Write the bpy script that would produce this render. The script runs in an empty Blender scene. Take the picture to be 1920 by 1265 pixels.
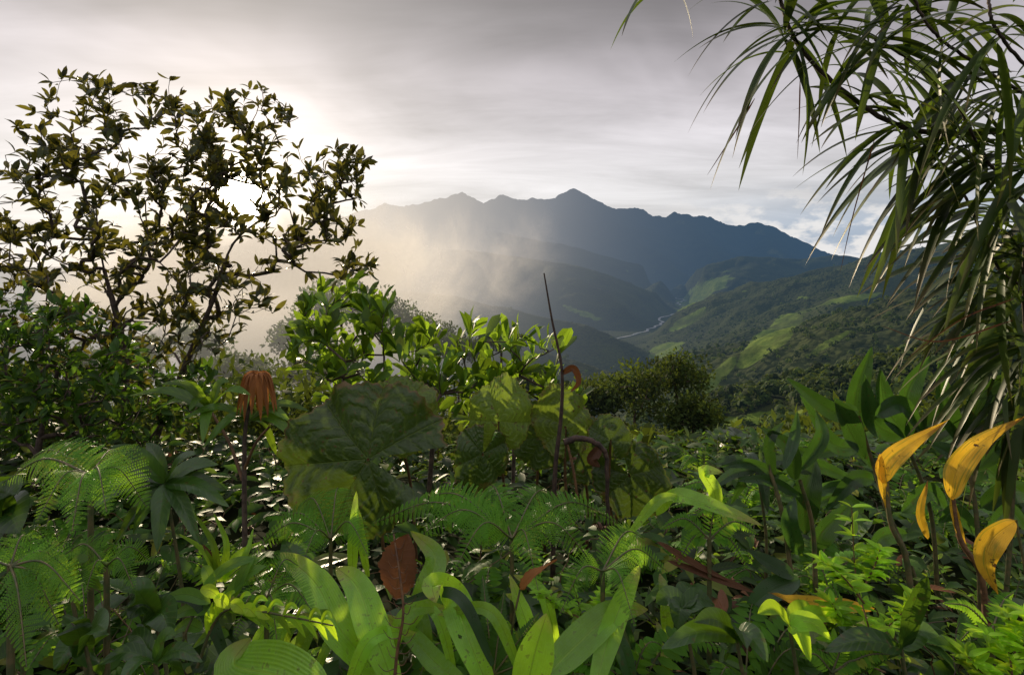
import bpy, math, numpy as np
from mathutils import Vector
rng=np.random.default_rng(7)
F=1120.0; CZ=1.75
def W(u,v,Y): return np.array([(u-960)/F*Y, Y, CZ-(v-490)/F*Y])
def nz(a):
    a=np.asarray(a,float); return a/(np.linalg.norm(a,axis=-1,keepdims=True)+1e-12)
def R(a,b,n=None): return rng.uniform(a,b,n)
SUNV=nz(np.array([-0.455,1,0.107])); LAMPV=nz(np.array([-0.50,1,0.33]))
scene=bpy.context.scene
# ---------------------------------------------------------------- nodes
class NT:
    def __init__(s,nt): s.nt=nt; s.n=nt.nodes; s.l=nt.links; s.n.clear()
    def set(s,inp,val):
        if val is None: return
        if isinstance(val,bpy.types.NodeSocket): s.l.new(val,inp)
        else:
            if inp.type=='RGBA' and len(val)==3: val=(*val,1)
            inp.default_value=val
    def m(s,op,a,b=None,c=None,clamp=False):
        k=s.n.new('ShaderNodeMath'); k.operation=op; k.use_clamp=clamp
        for i,x in enumerate((a,b,c)): s.set(k.inputs[i],x)
        return k.outputs[0]
    def v(s,op,a,b=None):
        k=s.n.new('ShaderNodeVectorMath'); k.operation=op
        s.set(k.inputs[0],a)
        if b is not None: s.set(k.inputs[3] if op=='SCALE' else k.inputs[1],b)
        return k.outputs[1] if op in('DOT_PRODUCT','LENGTH') else k.outputs[0]
    def mix(s,f,a,b,mode='MIX'):
        k=s.n.new('ShaderNodeMix'); k.data_type='RGBA'; k.blend_type=mode; k.clamp_factor=True
        s.set(k.inputs[0],f); s.set(k.inputs[6],a); s.set(k.inputs[7],b); return k.outputs[2]
    def noise(s,vec,scale,detail=4,rough=.55,dist=0):
        k=s.n.new('ShaderNodeTexNoise'); s.set(k.inputs['Vector'],vec)
        k.inputs['Scale'].default_value=scale;k.inputs['Detail'].default_value=detail
        k.inputs['Roughness'].default_value=rough;k.inputs['Distortion'].default_value=dist
        return k.outputs[0]
    def sm(s,x,a,b,lo=0.,hi=1.):
        k=s.n.new('ShaderNodeMapRange'); k.interpolation_type='SMOOTHSTEP'
        s.set(k.inputs[0],x)
        for i,q in enumerate((a,b,lo,hi)): k.inputs[i+1].default_value=q
        return k.outputs[0]
    def comb(s,x,y,z):
        k=s.n.new('ShaderNodeCombineXYZ')
        for i,q in enumerate((x,y,z)): s.set(k.inputs[i],q)
        return k.outputs[0]
    def sep(s,x):
        k=s.n.new('ShaderNodeSeparateXYZ'); s.set(k.inputs[0],x); return k.outputs
    def attr(s,name,vec=False):
        k=s.n.new('ShaderNodeAttribute'); k.attribute_name=name
        return k.outputs['Vector'] if vec else k.outputs['Fac']
    def pos(s): return s.n.new('ShaderNodeNewGeometry').outputs['Position']
    def bump(s,h,st,dist):
        k=s.n.new('ShaderNodeBump'); k.inputs['Strength'].default_value=st; k.inputs['Distance'].default_value=dist
        s.set(k.inputs['Height'],h); return k.outputs[0]
def newmat(name):
    m=bpy.data.materials.new(name); m.use_nodes=True; return m,NT(m.node_tree)
def painted_haze(t,shader,L=8200.,amt=1.):  # hazy distance tint painted into the surface as emission, by distance from origin
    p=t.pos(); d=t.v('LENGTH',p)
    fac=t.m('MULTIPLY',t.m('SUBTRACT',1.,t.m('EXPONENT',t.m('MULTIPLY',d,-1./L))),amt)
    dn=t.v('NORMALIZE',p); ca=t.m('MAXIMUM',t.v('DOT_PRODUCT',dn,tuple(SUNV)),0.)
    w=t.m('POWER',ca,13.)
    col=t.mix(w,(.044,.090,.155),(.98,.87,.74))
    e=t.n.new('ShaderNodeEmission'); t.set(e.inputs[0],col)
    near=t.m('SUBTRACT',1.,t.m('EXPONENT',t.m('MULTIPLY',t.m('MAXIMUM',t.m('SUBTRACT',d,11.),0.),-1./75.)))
    fac=t.m('ADD',fac,t.m('MULTIPLY',t.m('MULTIPLY',w,.95),near),clamp=True)  # warm sunward glow painted on as well, starting at close range
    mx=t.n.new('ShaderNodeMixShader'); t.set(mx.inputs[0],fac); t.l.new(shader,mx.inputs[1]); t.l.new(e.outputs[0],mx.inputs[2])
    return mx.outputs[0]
def leafmat(name,base,trans,rough=.5,kind='net',tr=.35,yellow=.12,spots=.5,hz=0,tip=None,spec=.35,lite=False,streak=None):
    m,t=newmat(name)
    luv=t.sep(t.attr('luv',True)); rnd=t.attr('rnd'); c,tt,L=luv
    ac=t.m('ABSOLUTE',c); p=t.pos()
    n1=t.noise(p,9.,1 if lite else 3); n2=n1 if lite else t.noise(p,55.,2)
    br=t.m('ADD',.4,t.m('MULTIPLY',rnd,1.2))
    br=t.m('MULTIPLY',br,t.m('ADD',.5,t.m('MULTIPLY',n1,1.)))
    col=t.mix(1.,base,t.comb(br,br,br),'MULTIPLY')
    yel=t.sm(rnd,1-yellow,1.)
    col=t.mix(t.m('MULTIPLY',yel,.6),col,(.28,.25,.03))
    tcol=t.mix(1.,trans,t.comb(br,br,br),'MULTIPLY')
    mid=t.sm(ac,.02,.07,1.,0.); midc=.45
    bs,bd=.4,.003
    if kind=='par':
        h=t.m('SINE',t.m('MULTIPLY',c,48.)); vf=t.m('MULTIPLY',t.m('ADD',h,1.),.10)
    elif kind=='net':
        h=t.m('SINE',t.m('SUBTRACT',t.m('MULTIPLY',tt,62.),t.m('MULTIPLY',ac,9.)))
        h=t.m('POWER',t.m('MULTIPLY',t.m('ADD',h,1.),.5),6.); vf=t.m('MULTIPLY',h,.22)
    elif kind=='rad':
        mid=t.sm(ac,.012,.045,1.,0.); midc=.9
        h=t.m('SINE',t.m('SUBTRACT',t.m('MULTIPLY',tt,38.),t.m('MULTIPLY',ac,8.)));h=t.m('POWER',t.m('MULTIPLY',t.m('ADD',h,1.),.5),9.)
        vo=t.n.new('ShaderNodeTexVoronoi');vo.feature='DISTANCE_TO_EDGE';t.set(vo.inputs['Vector'],p);vo.inputs['Scale'].default_value=42.
        cell=t.sm(vo.outputs[0],.0,.10,1.,0.);vf=t.m('MAXIMUM',t.m('MULTIPLY',h,.5),t.m('MULTIPLY',cell,.2))
        col=t.mix(t.m('MAXIMUM',t.sm(t.m('ADD',t.m('MULTIPLY',tt,.4),n1),.90,1.10),t.m('MULTIPLY',t.sm(tt,.955,1.),.85)),col,(.12,.06,.018))  # brown patches, plus a lighter rim painted in as a lit edge
        h=t.m('SUBTRACT',t.m('MULTIPLY',t.m('MINIMUM',vo.outputs[0],.3),1.6),t.m('MULTIPLY',h,.8));bs,bd=.75,.008
    else:
        h=tt; vf=.0
    col=t.mix(t.m('MAXIMUM',t.m('MULTIPLY',mid,midc),vf),col,t.mix(.5,col,trans))
    tcol=t.mix(t.m('MULTIPLY',mid,.6),tcol,(.04,.06,.01))
    if streak: 
        sk=t.sm(t.noise(t.comb(t.m('MULTIPLY',c,1.5),t.m('MULTIPLY',tt,.7),rnd),3.,3),.50,.64);col=t.mix(t.m('MULTIPLY',sk,.7),col,streak);tcol=t.mix(t.m('MULTIPLY',sk,.7),tcol,(.35,.36,.03))
    if tip: col=t.mix(t.sm(t.m('ADD',tt,t.m('MULTIPLY',n2,.3)),.8,1.15),col,tip)
    if not lite:
        sp=t.m('MULTIPLY',t.sm(n2,.60,.68),t.m('MULTIPLY',spots,t.sm(n1,.45,.6)))
        col=t.mix(sp,col,(.10,.055,.02)); tcol=t.mix(sp,tcol,(.08,.03,.01))
    b=t.n.new('ShaderNodeBsdfPrincipled'); t.set(b.inputs['Base Color'],col)
    t.set(b.inputs['Roughness'],t.m('ADD',rough-.08,t.m('MULTIPLY',n2,.16)))
    b.inputs['Specular IOR Level'].default_value=spec
    hh=t.m('SUBTRACT',t.m('MULTIPLY',h,.35),t.m('MULTIPLY',mid,.8))
    if not lite: t.set(b.inputs['Normal'],t.bump(hh,bs,bd))
    tl=t.n.new('ShaderNodeBsdfTranslucent'); t.set(tl.inputs[0],tcol)
    mx=t.n.new('ShaderNodeMixShader'); mx.inputs[0].default_value=tr
    t.l.new(b.outputs[0],mx.inputs[1]); t.l.new(tl.outputs[0],mx.inputs[2])
    out=mx.outputs[0]
    if hz: out=painted_haze(t,out,hz)
    o=t.n.new('ShaderNodeOutputMaterial'); t.l.new(out,o.inputs[0]); return m
def plainmat(name,c1,c2,scale=20,rough=.8,hz=0):
    m,t=newmat(name); p=t.pos(); n=t.noise(p,scale,3,.65)
    b=t.n.new('ShaderNodeBsdfPrincipled'); t.set(b.inputs['Base Color'],t.mix(t.sm(n,.3,.7),c1,c2))
    b.inputs['Roughness'].default_value=rough
    out=b.outputs[0]
    if hz: out=painted_haze(t,out,hz)
    o=t.n.new('ShaderNodeOutputMaterial'); t.l.new(out,o.inputs[0]); return m
MT=dict(
 dark=leafmat('leaf_dark',(.020,.058,.008),(.16,.31,.018),.50,tr=.30,spec=.24,lite=True),
 darkbig=leafmat('leaf_dark_broad',(.018,.054,.008),(.15,.29,.015),.36,tr=.27,spec=.5),
 mid=leafmat('leaf_mid',(.036,.096,.010),(.32,.50,.025),.44,tr=.38,lite=True,spec=.35),
 tree=leafmat('leaf_tree',(.026,.044,.014),(.20,.18,.02),.45,tr=.3,yellow=.08,lite=True,spec=.3),
 bright=leafmat('leaf_bright',(.12,.26,.012),(.62,.88,.03),.45,tr=.45,yellow=.15,lite=True),
 strap=leafmat('leaf_strap',(.11,.27,.018),(.64,.95,.045),.27,'par',tr=.42,yellow=.05,tip=(.25,.22,.05),spec=.55),
 cane=leafmat('leaf_cane',(.014,.046,.012),(.09,.21,.02),.30,'par',tr=.24,yellow=.04,spec=.55),
 bamboo=leafmat('leaf_bamboo',(.024,.050,.009),(.13,.20,.016),.42,'par',tr=.27,yellow=.12,tip=(.10,.07,.025),lite=True),
 fern=leafmat('leaf_fern',(.046,.13,.012),(.36,.64,.03),.6,'fine',tr=.40,yellow=.05,spec=.2,lite=True),
 big=leafmat('leaf_big',(.026,.056,.008),(.13,.20,.02),.40,'rad',tr=.24,spots=.9,yellow=.0),
 biglit=leafmat('leaf_big_lit',(.060,.105,.012),(.30,.42,.04),.42,'rad',tr=.32,spots=.9,yellow=.0),  # lit copy of the big leaf, the extra light put into its colour
 yellow=leafmat('leaf_yellow',(.52,.31,.020),(.80,.48,.03),.42,'par',tr=.32,tip=(.24,.09,.02),spots=1.,streak=(.20,.21,.02)),
 brown=leafmat('leaf_brown',(.115,.052,.024),(.24,.09,.025),.6,'net',tr=.2,yellow=0.,spec=.25),
 rust=leafmat('leaf_rust',(.21,.085,.022),(.42,.16,.03),.5,'par',tr=.28,yellow=0.,spec=.3),
 far=leafmat('leaf_distant',(.030,.054,.010),(.16,.21,.02),.75,'fine',tr=.25,hz=8200.,spec=.1,lite=True),  # distant leaves carry the emissive distance tint in their material
 bark=plainmat('bark',(.030,.020,.014),(.10,.07,.05),25),
 stem=plainmat('green_stem',(.05,.07,.02),(.13,.10,.04),30,.6),
 redstem=plainmat('red_stem',(.07,.035,.018),(.17,.09,.035),40,.6),
 dead=plainmat('dead_stalk',(.020,.013,.010),(.07,.04,.025),40,.8),
)
# ---------------------------------------------------------------- geometry
class Geo:
    def __init__(s,*mats): s.V=[];s.Fc=[];s.M=[];s.L=[];s.Rn=[];s.n=0;s.mats=list(mats)
    def add(s,V,Fc,mat,luv,rn):
        V=np.asarray(V,float).reshape(-1,3)
        s.V.append(V); s.Fc.append(np.asarray(Fc,np.int64).reshape(-1,4)+s.n)
        if mat not in s.mats: s.mats.append(mat)
        s.M.append(np.full(len(s.Fc[-1]),s.mats.index(mat)))
        s.L.append(np.asarray(luv,float).reshape(-1,3)); s.Rn.append(np.broadcast_to(rn,(len(V),)).astype(float)); s.n+=len(V)
    def build(s,name,mats=None):
        V=np.concatenate(s.V);Fc=np.concatenate(s.Fc);me=bpy.data.meshes.new(name)
        me.vertices.add(len(V));me.vertices.foreach_set('co',V.ravel().astype(np.float32))
        me.loops.add(len(Fc)*4);me.loops.foreach_set('vertex_index',Fc.ravel().astype(np.int32))
        me.polygons.add(len(Fc));me.polygons.foreach_set('loop_start',(np.arange(len(Fc))*4).astype(np.int32))
        me.polygons.foreach_set('material_index',np.concatenate(s.M).astype(np.int32))
        me.polygons.foreach_set('use_smooth',np.ones(len(Fc),bool))
        for k in s.mats: me.materials.append(MT[k] if isinstance(k,str) else k)
        a=me.attributes.new('luv','FLOAT_VECTOR','POINT');a.data.foreach_set('vector',np.concatenate(s.L).ravel().astype(np.float32))
        a=me.attributes.new('rnd','FLOAT','POINT');a.data.foreach_set('value',np.concatenate(s.Rn).astype(np.float32))
        me.update(calc_edges=True)
        o=bpy.data.objects.new(name,me);scene.collection.objects.link(o);return o
def prof(shape,t):
    t=np.clip(t,0,1)
    if shape=='ell': w=np.sin(np.pi*t)**.75
    elif shape=='lance': w=(t**.55*(1-t)**.85)/.42
    elif shape=='taper': w=(t**.7*(1-t)**1.25)/.345
    elif shape=='obov': w=(t**1.15*(1-t)**.42)/.47
    elif shape=='ovate': w=(t**.4*(1-t)**.8)/.47
    elif shape=='strap': w=(.40+.6*np.clip(t/.35,0,1)**.8)*(1-t**3.2)**.75
    elif shape=='grass': w=np.minimum(1,t*6+.3)*(1-t)**.55
    return np.maximum(np.minimum(w,1),.015)
def gridfaces(r,c):
    i=np.arange(r-1)[:,None]*c+np.arange(c-1)[None]
    i=i.ravel(); return np.stack([i,i+1,i+c+1,i+c],1)
def leaves(g,P,D,N,L,Wd,bend=.6,fold=.25,rows=4,cols=3,shape='ell',mat='mid',rnd=None,grav=0.):
    P=np.asarray(P,float).reshape(-1,3);n=len(P)
    if n==0:return
    D=nz(np.broadcast_to(D,(n,3)));N=np.broadcast_to(N,(n,3))
    S=np.cross(D,N);bad=np.linalg.norm(S,axis=1)<1e-3;S[bad]=[1,0,0];S=nz(S);N=nz(np.cross(S,D))
    L=np.broadcast_to(L,(n,)).astype(float);Wd=np.broadcast_to(Wd,(n,)).astype(float)
    b=np.broadcast_to(bend,(n,)).astype(float);b=np.where(np.abs(b)<.02,.02,b)
    t=np.linspace(0,1,rows+1);bt=b[:,None]*t
    A=np.sin(bt)/b[:,None]*L[:,None];B=(1-np.cos(bt))/b[:,None]*L[:,None]
    C=P[:,None]+A[...,None]*D[:,None]-B[...,None]*N[:,None]
    if grav: C[...,2]-=grav*L[:,None]*t**2
    w=prof(shape,t)[None]*Wd[:,None]/2
    c=np.linspace(-1,1,cols)
    V=C[:,:,None]+S[:,None,None]*(w[:,:,None]*c)[...,None]
    if cols>2: V=V+N[:,None,None]*(fold*w[:,:,None]*np.abs(c))[...,None]
    f=gridfaces(rows+1,cols);k=(rows+1)*cols
    Fc=(f[None]+(np.arange(n)*k)[:,None,None])
    rn=R(0,1,n) if rnd is None else np.broadcast_to(rnd,(n,))
    luv=np.zeros(V.shape);luv[...,0]=c;luv[...,1]=t[None,:,None];luv[...,2]=L[:,None,None]
    g.add(V,Fc,mat,luv,np.repeat(rn,k))
def spline(pts,n):
    pts=np.asarray(pts,float);m=len(pts)
    if m==2: t=np.linspace(0,1,n)[:,None];return pts[0]*(1-t)+pts[1]*t
    e=np.vstack([2*pts[0]-pts[1],pts,2*pts[-1]-pts[-2]]);x=np.linspace(0,m-1-1e-9,n);i=x.astype(int);f=(x-i)[:,None]
    a,b,c,d=e[i],e[i+1],e[i+2],e[i+3]
    return .5*(2*b+(c-a)*f+(2*a-5*b+4*c-d)*f**2+(3*b-a-3*c+d)*f**3)
def tube(g,pts,r0,r1,mat='bark',sides=6,n=None,jit=0.):
    n=n or max(4,len(pts)*5);C=spline(pts,n)
    if jit: C=C+rng.normal(0,jit,C.shape)
    T=nz(np.gradient(C,axis=0));ref=np.array([.3,.8,.1]);S=nz(np.cross(T,ref));U=np.cross(S,T)
    a=np.linspace(0,2*np.pi,sides+1);r=np.linspace(r0,r1,n)[:,None,None]
    V=C[:,None]+r*(np.cos(a)[None,:,None]*S[:,None]+np.sin(a)[None,:,None]*U[:,None])
    g.add(V,gridfaces(n,sides+1),mat,np.zeros((V.size//3,3))+[.5,.5,.1],.5);return C
def blade(g,pts,wd,nh=(0,-.6,.8),shape='strap',mat='strap',rows=26,cols=9,fold=.25,wave=.0,rn=None,twist=0.,rag=0.):
    C=spline(pts,rows);T=nz(np.gradient(C,axis=0));nh=nz(np.array(nh,float))
    S=nz(np.cross(T,nh));N=nz(np.cross(S,T));t=np.linspace(0,1,rows)
    if twist:
        a=(twist*t)[:,None];S,N=S*np.cos(a)+N*np.sin(a),N*np.cos(a)-S*np.sin(a)
    w=prof(shape,t)*wd/2;c=np.linspace(-1,1,cols)
    ww=np.repeat(w[:,None],cols,1)
    if rag: ww*=1-rag*R(0,1,(rows,cols))*(np.abs(c)>.9)[None]
    L=np.linalg.norm(np.diff(C,axis=0),axis=1).sum()
    ph=R(0,6);wv=wave*wd*np.sin(t*L/wd*3.1+ph)[:,None]*c[None]**2+wave*wd*.6*np.sin(t*L/wd*4.7+ph*2)[:,None]*c[None]*np.abs(c[None])
    V=C[:,None]+S[:,None]*(ww*c)[...,None]+N[:,None]*(fold*w[:,None]*np.abs(c)**.8+wv)[...,None]
    luv=np.zeros(V.shape);luv[...,0]=c;luv[...,1]=t[:,None];luv[...,2]=L
    g.add(V,gridfaces(rows,cols),mat,luv,R(.2,.8) if rn is None else rn)
def frond(g,pts,pl,nh=(0,-.3,1),npin=22,mat='fern',bip=True,rn=None,sides=(-1,1),sw=.35):
    C=spline(pts,npin+4);T=nz(np.gradient(C,axis=0));S=nz(np.cross(T,nz(np.array(nh,float))));N=nz(np.cross(S,T))
    L=np.linalg.norm(C[-1]-C[0]);tube(g,pts,.003+.003*L,.001,'stem',5,npin)
    t=np.linspace(0,1,npin+4);pr=np.clip((t+.05)/.3,0,1)**.6*(1.02-t)**.75
    idx=np.arange(2,npin+4);rn=R(.1,.9) if rn is None else rn
    for sd in sides:
        P=C[idx];D=nz(sd*S[idx]+sw*T[idx]-.12*N[idx]+rng.normal(0,.05,(len(idx),3)));ll=pl*pr[idx]*R(.9,1.08,len(idx))
        if not bip:
            leaves(g,P,D,N[idx],ll,L/npin*1.05,.5,.2,4,3,'lance',mat,np.clip(rn+R(-.1,.1,len(idx)),0,1));continue
        k=11;tt=np.linspace(.04,.97,k)
        PP=P[:,None]+D[:,None]*(ll[:,None]*tt)[...,None]-N[idx][:,None]*(ll[:,None]*tt**2*.22)[...,None]
        pw=(L/npin*.6)*np.ones_like(tt)*(1.08-tt)**.5
        for s2 in(-1,1):
            Q=nz(np.cross(D,N[idx]));DD=nz(s2*Q+.55*D)[:,None]+0*PP
            leaves(g,PP,DD.reshape(-1,3),np.repeat(N[idx],k,0),np.tile(pw,len(idx)),(ll[:,None]/k*.95+0*tt).ravel(),.4,0,2,2,'strap',mat,np.clip(rn+R(-.1,.1,PP.size//3),0,1))
def bigleaf(g,c,n,up,Rd,mat='big',notch=.35,cup=.15,asp=1.,rn=None,nv=9,rag=.035):
    n=nz(np.array(n,float));up=np.array(up,float);up=nz(up-n*np.dot(up,n));sd=np.cross(up,n)
    rg,sg=30,180;th=np.linspace(-np.pi+notch,np.pi-notch,sg);r=np.linspace(.02,1,rg)**.9
    ph=R(0,6,3);out=(1-.30*np.abs(th)/np.pi)*(1+rag*np.sin(nv*th+ph[0])+rag*.7*np.sin(17*th+ph[1])+.02*np.sin(47*th+ph[2])+.06*np.sin(2*th+ph[2]))
    out*=Rd
    X=r[:,None]*out[None]*np.cos(th);Y=r[:,None]*out[None]*np.sin(th)*asp
    puck=np.abs(np.sin(nv*th*.5+ph[0]))[None]*.13*Rd*r[:,None]*(.4+.6*r[:,None])
    fine=.012*Rd*np.sin(38*r[:,None]-8*np.abs(np.sin(nv*th*.5+ph[0])))*r[:,None]
    droop=-cup*Rd*(r[:,None]**2.2)*(1+.5*np.sin(2*th+ph[1]))[None]+.07*Rd*np.sin(3*th+ph[2])[None]*r[:,None]**2.5+.03*Rd*np.sin(11*th+ph[1])[None]*r[:,None]**4
    V=c+X[...,None]*up+Y[...,None]*sd+(puck+droop+fine)[...,None]*n
    luv=np.zeros(V.shape);luv[...,0]=np.sin(nv*th*.5+ph[0])[None]*r[:,None]**.8;luv[...,1]=r[:,None];luv[...,2]=Rd
    g.add(V,gridfaces(rg,sg),mat,luv,R(.3,.7) if rn is None else rn)
# ---------------------------------------------------------------- terrain
G_ang=rng.uniform(0,2*np.pi,(256,256));GX,GY=np.cos(G_ang),np.sin(G_ang)
def perlin(x,y):
    ix=np.floor(x).astype(int);iy=np.floor(y).astype(int);fx=x-ix;fy=y-iy
    def gr(a,b,dx,dy): i=(ix+a)&255;j=(iy+b)&255;return GX[i,j]*dx+GY[i,j]*dy
    u=fx**3*(fx*(fx*6-15)+10);v=fy**3*(fy*(fy*6-15)+10)
    return (gr(0,0,fx,fy)*(1-u)+gr(1,0,fx-1,fy)*u)*(1-v)+(gr(0,1,fx,fy-1)*(1-u)+gr(1,1,fx-1,fy-1)*u)*v
FLOOR=CZ-430
RID=[
 (.60,[(300,470,14500),(500,440,14500),(640,405,14500),(700,388,14500),(720,382,14500),(750,391,14500),(800,380,14400),(830,373,14400),(865,365,14400),(885,377,14400),(912,389,14400),(925,386,14400),(942,368,14400),(955,376,14400),(985,378,14400),(1000,372,14400),(1020,376,14400),(1050,372,14400),(1062,366,14400),(1076,356,14400),(1088,367,14400),(1120,379,14400),(1140,390,14400),(1160,395,14400),(1195,392,14400),(1220,404,14300),(1240,410,14300),(1265,399,14300),(1300,408,14300),(1330,410,14300),(1368,426,14300),(1395,425,14300),(1420,418,14300),(1450,430,14300),(1478,455,14300),(1500,456,14300),(1520,461,14300),(1560,476,14300),(1620,492,14300),(1800,505,14300)]),
 (.62,[(960,392,13800),(1010,430,12200),(1070,470,10800)]),
 (.62,[(1100,385,13800),(1150,435,12500),(1230,475,11000),(1270,510,9900)]),
 (.60,[(1280,410,13800),(1310,450,12200),(1345,480,10800),(1360,500,9800)]),
 (.60,[(1430,428,13900),(1440,460,12000),(1470,485,10500)]),
 (.50,[(300,480,9200),(500,450,9200),(700,418,9000),(850,420,8800),(960,442,8500),(1080,464,8200),(1180,492,8000),(1250,524,7800)]),
 (.48,[(960,446,8400),(1050,490,7300),(1130,515,6700)]),
 (.45,[(400,490,5600),(700,465,5500),(860,470,5300),(980,485,5200),(1100,502,5200),(1160,520,5200),(1230,550,5100),(1262,576,5000)]),
 (.45,[(1000,489,5100),(1080,530,4500),(1180,580,4100)]),
 (.42,[(300,540,2700),(600,530,2600),(850,555,2500),(950,580,2500),(1080,608,2500),(1150,648,2400),(1200,690,2300)]),
 (.40,[(1280,560,5900),(1300,522,6200),(1335,500,6300),(1390,482,6500),(1440,483,6500),(1500,488,6500),(1560,481,6300),(1640,488,6200),(1900,480,6200)]),
 (.38,[(1420,490,6300),(1390,520,5500),(1340,560,4900)]),
 (.40,[(2100,420,2700),(1920,430,2700),(1800,455,2800),(1700,472,2900),(1640,490,3200),(1560,503,3300),(1500,515,3300),(1400,548,3300),(1320,590,3200),(1250,635,3100),(1212,662,3000)]),
 (.42,[(1720,478,2800),(1640,530,2300),(1540,590,1900),(1450,650,1700),(1370,715,1500),(1325,760,1350)]),
 (.42,[(2200,440,900),(1920,500,950),(1800,540,1000),(1700,590,1050),(1600,650,1050),(1500,710,1000),(1420,750,950),(1360,800,900)]),
 (.38,[(2200,560,320),(1920,640,330),(1700,710,350),(1560,750,360),(1450,775,360),(1360,800,350),(1310,850,330)]),
 (.40,[(-500,540,1000),(0,570,950),(300,580,950),(600,600,950),(850,625,1100),(1000,655,1300),(1110,700,1500)]),
]
RIV=[(1120,650),(1150,640),(1178,630),(1205,622),(1242,606),(1236,597),(1262,590),(1283,583),(1290,575),(1270,569),(1283,563),(1262,558),(1240,552),(1246,546)]
RIVP=[]
for u,v in RIV:
    Y=430*F/(v-490);RIVP.append(((u-960)/F*Y,Y))
RIVP=np.array(RIVP)
def segd(X,Y,a,b):
    dx,dy=b[0]-a[0],b[1]-a[1];t=np.clip(((X-a[0])*dx+(Y-a[1])*dy)/(dx*dx+dy*dy),0,1)
    return np.hypot(X-a[0]-t*dx,Y-a[1]-t*dy),t
def H(X,Y):
    X=np.asarray(X,float);Y=np.asarray(Y,float)
    d=np.maximum(Y-5,0);hill=-.40*np.minimum(d,60)-.30*np.maximum(d-60,0)
    hill=hill+np.minimum(np.maximum(-Y,0)*.15,60)
    hill=hill+.12*perlin(X/1.7,Y/1.7)+.9*perlin(X/11+5,Y/11)*np.clip(d/15,0,1)
    z=np.maximum(hill,FLOOR);dc=np.zeros_like(X)+300.;isr=np.zeros_like(X)
    for k,pts in RID:
        pw=[W(*p) for p in pts]
        for a,b in zip(pw[:-1],pw[1:]):
            dd,t=segd(X,Y,a,b);h=a[2]*(1-t)+b[2]*t-k*dd*(1-.12*np.minimum(dd/2500,1))
            q=h>z;z=np.where(q,h,z);dc=np.where(q,dd,dc);isr=np.where(q,1.,isr)
    rr=np.hypot(X,Y);ad=np.zeros_like(X);far=np.clip((rr-9000)/4000,0,1)
    for lam,amp in((1400,150),(700,95),(350,52),(170,28),(80,12),(38,5)):
        p=perlin(X/lam+lam,Y/lam-lam);p=(.5-np.abs(p)*1.8)
        c0=.16+(.45*far if lam<800 else 0.)
        ad+=amp*(1+.7*far*(lam<500))*p*(c0+(1-c0)*dc/(dc+lam*.5))*np.clip(rr/(lam*3.5)-.4,0,1)
    lo=np.clip((z-FLOOR)/160,0.,1)
    z=z+isr*ad*(.06+.94*lo)
    z=np.maximum(z,FLOOR-2+2*perlin(X/90,Y/90))
    dr=np.full(X.shape,1e9)
    for a,b in zip(RIVP[:-1],RIVP[1:]): dr=np.minimum(dr,segd(X,Y,a,b)[0])
    return np.where((dr<240)&(z>FLOOR),FLOOR+(z-FLOOR)*np.clip((dr-60)/180,0,1)**1.3,z)
PAST=[(1440,640,90,22,-38),(1350,700,55,16,-45),(1345,735,35,12,-20),(1320,545,60,16,-30),(1250,655,36,12,-20),(1400,790,90,16,-8),(1500,780,60,12,0),(1600,560,50,7,-10),(1100,590,50,5,20),(1290,600,40,10,-30),(1560,640,45,6,-30)]
def pasture(X,Y,Z):
    u=960+F*X/np.maximum(Y,1);v=490-F*(Z-CZ)/np.maximum(Y,1);m=np.zeros_like(u)
    for cu,cv,a,b,an in PAST:
        an=math.radians(an);du,dv=u-cu,v-cv;p=du*math.cos(an)+dv*math.sin(an);q=-du*math.sin(an)+dv*math.cos(an)
        m=np.maximum(m,1.3-np.sqrt((p/a)**2+(q/b)**2))
    m=m+.55*perlin(X/140,Y/140)+.3*perlin(X/50,Y/50)
    return np.where(Y>60,np.clip((m-.2)*2.5,0,1),0)
az=np.radians(np.concatenate([np.linspace(-180,-56,36,endpoint=False),np.linspace(-56,56,720),np.linspace(56,180,37)[1:]]))
rr=np.concatenate([np.geomspace(.4,30,46)[:-1],np.geomspace(30,1000,120)[:-1],np.geomspace(1000,15500,430)[:-1],np.geomspace(15500,60000,14)])
A,Rr=np.meshgrid(az,rr);X=np.sin(A)*Rr;Y=np.cos(A)*Rr;Z=H(X,Y)
g=Geo();ter,t=newmat('terrain')
p=t.pos();pa=t.attr('rnd')
v1=t.n.new('ShaderNodeTexVoronoi');t.set(v1.inputs['Vector'],p);v1.inputs['Scale'].default_value=.085
n0=t.noise(p,.004,5,.6);n1=t.noise(p,.03,4,.7)
fcol=t.mix(t.sm(n0,.35,.65),(.010,.018,.006),(.030,.042,.010));fcol=t.mix(t.sm(v1.outputs[0],.2,1.1),t.mix(.4,fcol,(.060,.070,.018)),fcol)
pcol=t.mix(t.sm(n1,.35,.7),(.060,.100,.012),(.12,.165,.025));pcol=t.mix(t.sm(n0,.5,.62),pcol,(.05,.070,.014))
col=t.mix(t.sm(t.m('ADD',pa,t.m('MULTIPLY',t.m('SUBTRACT',n1,.5),.9)),.35,.55),fcol,pcol)
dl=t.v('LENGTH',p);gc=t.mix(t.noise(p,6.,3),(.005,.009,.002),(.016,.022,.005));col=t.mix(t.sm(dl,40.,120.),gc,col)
b=t.n.new('ShaderNodeBsdfPrincipled');t.set(b.inputs['Base Color'],col);b.inputs['Roughness'].default_value=.95;b.inputs['Specular IOR Level'].default_value=.05
hh=t.m('SUBTRACT',t.m('MULTIPLY',n1,8.),t.m('MULTIPLY',t.m('MULTIPLY',v1.outputs[0],6.),t.m('SUBTRACT',1.,pa)));t.set(b.inputs['Normal'],t.bump(hh,.8,1.))
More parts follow.
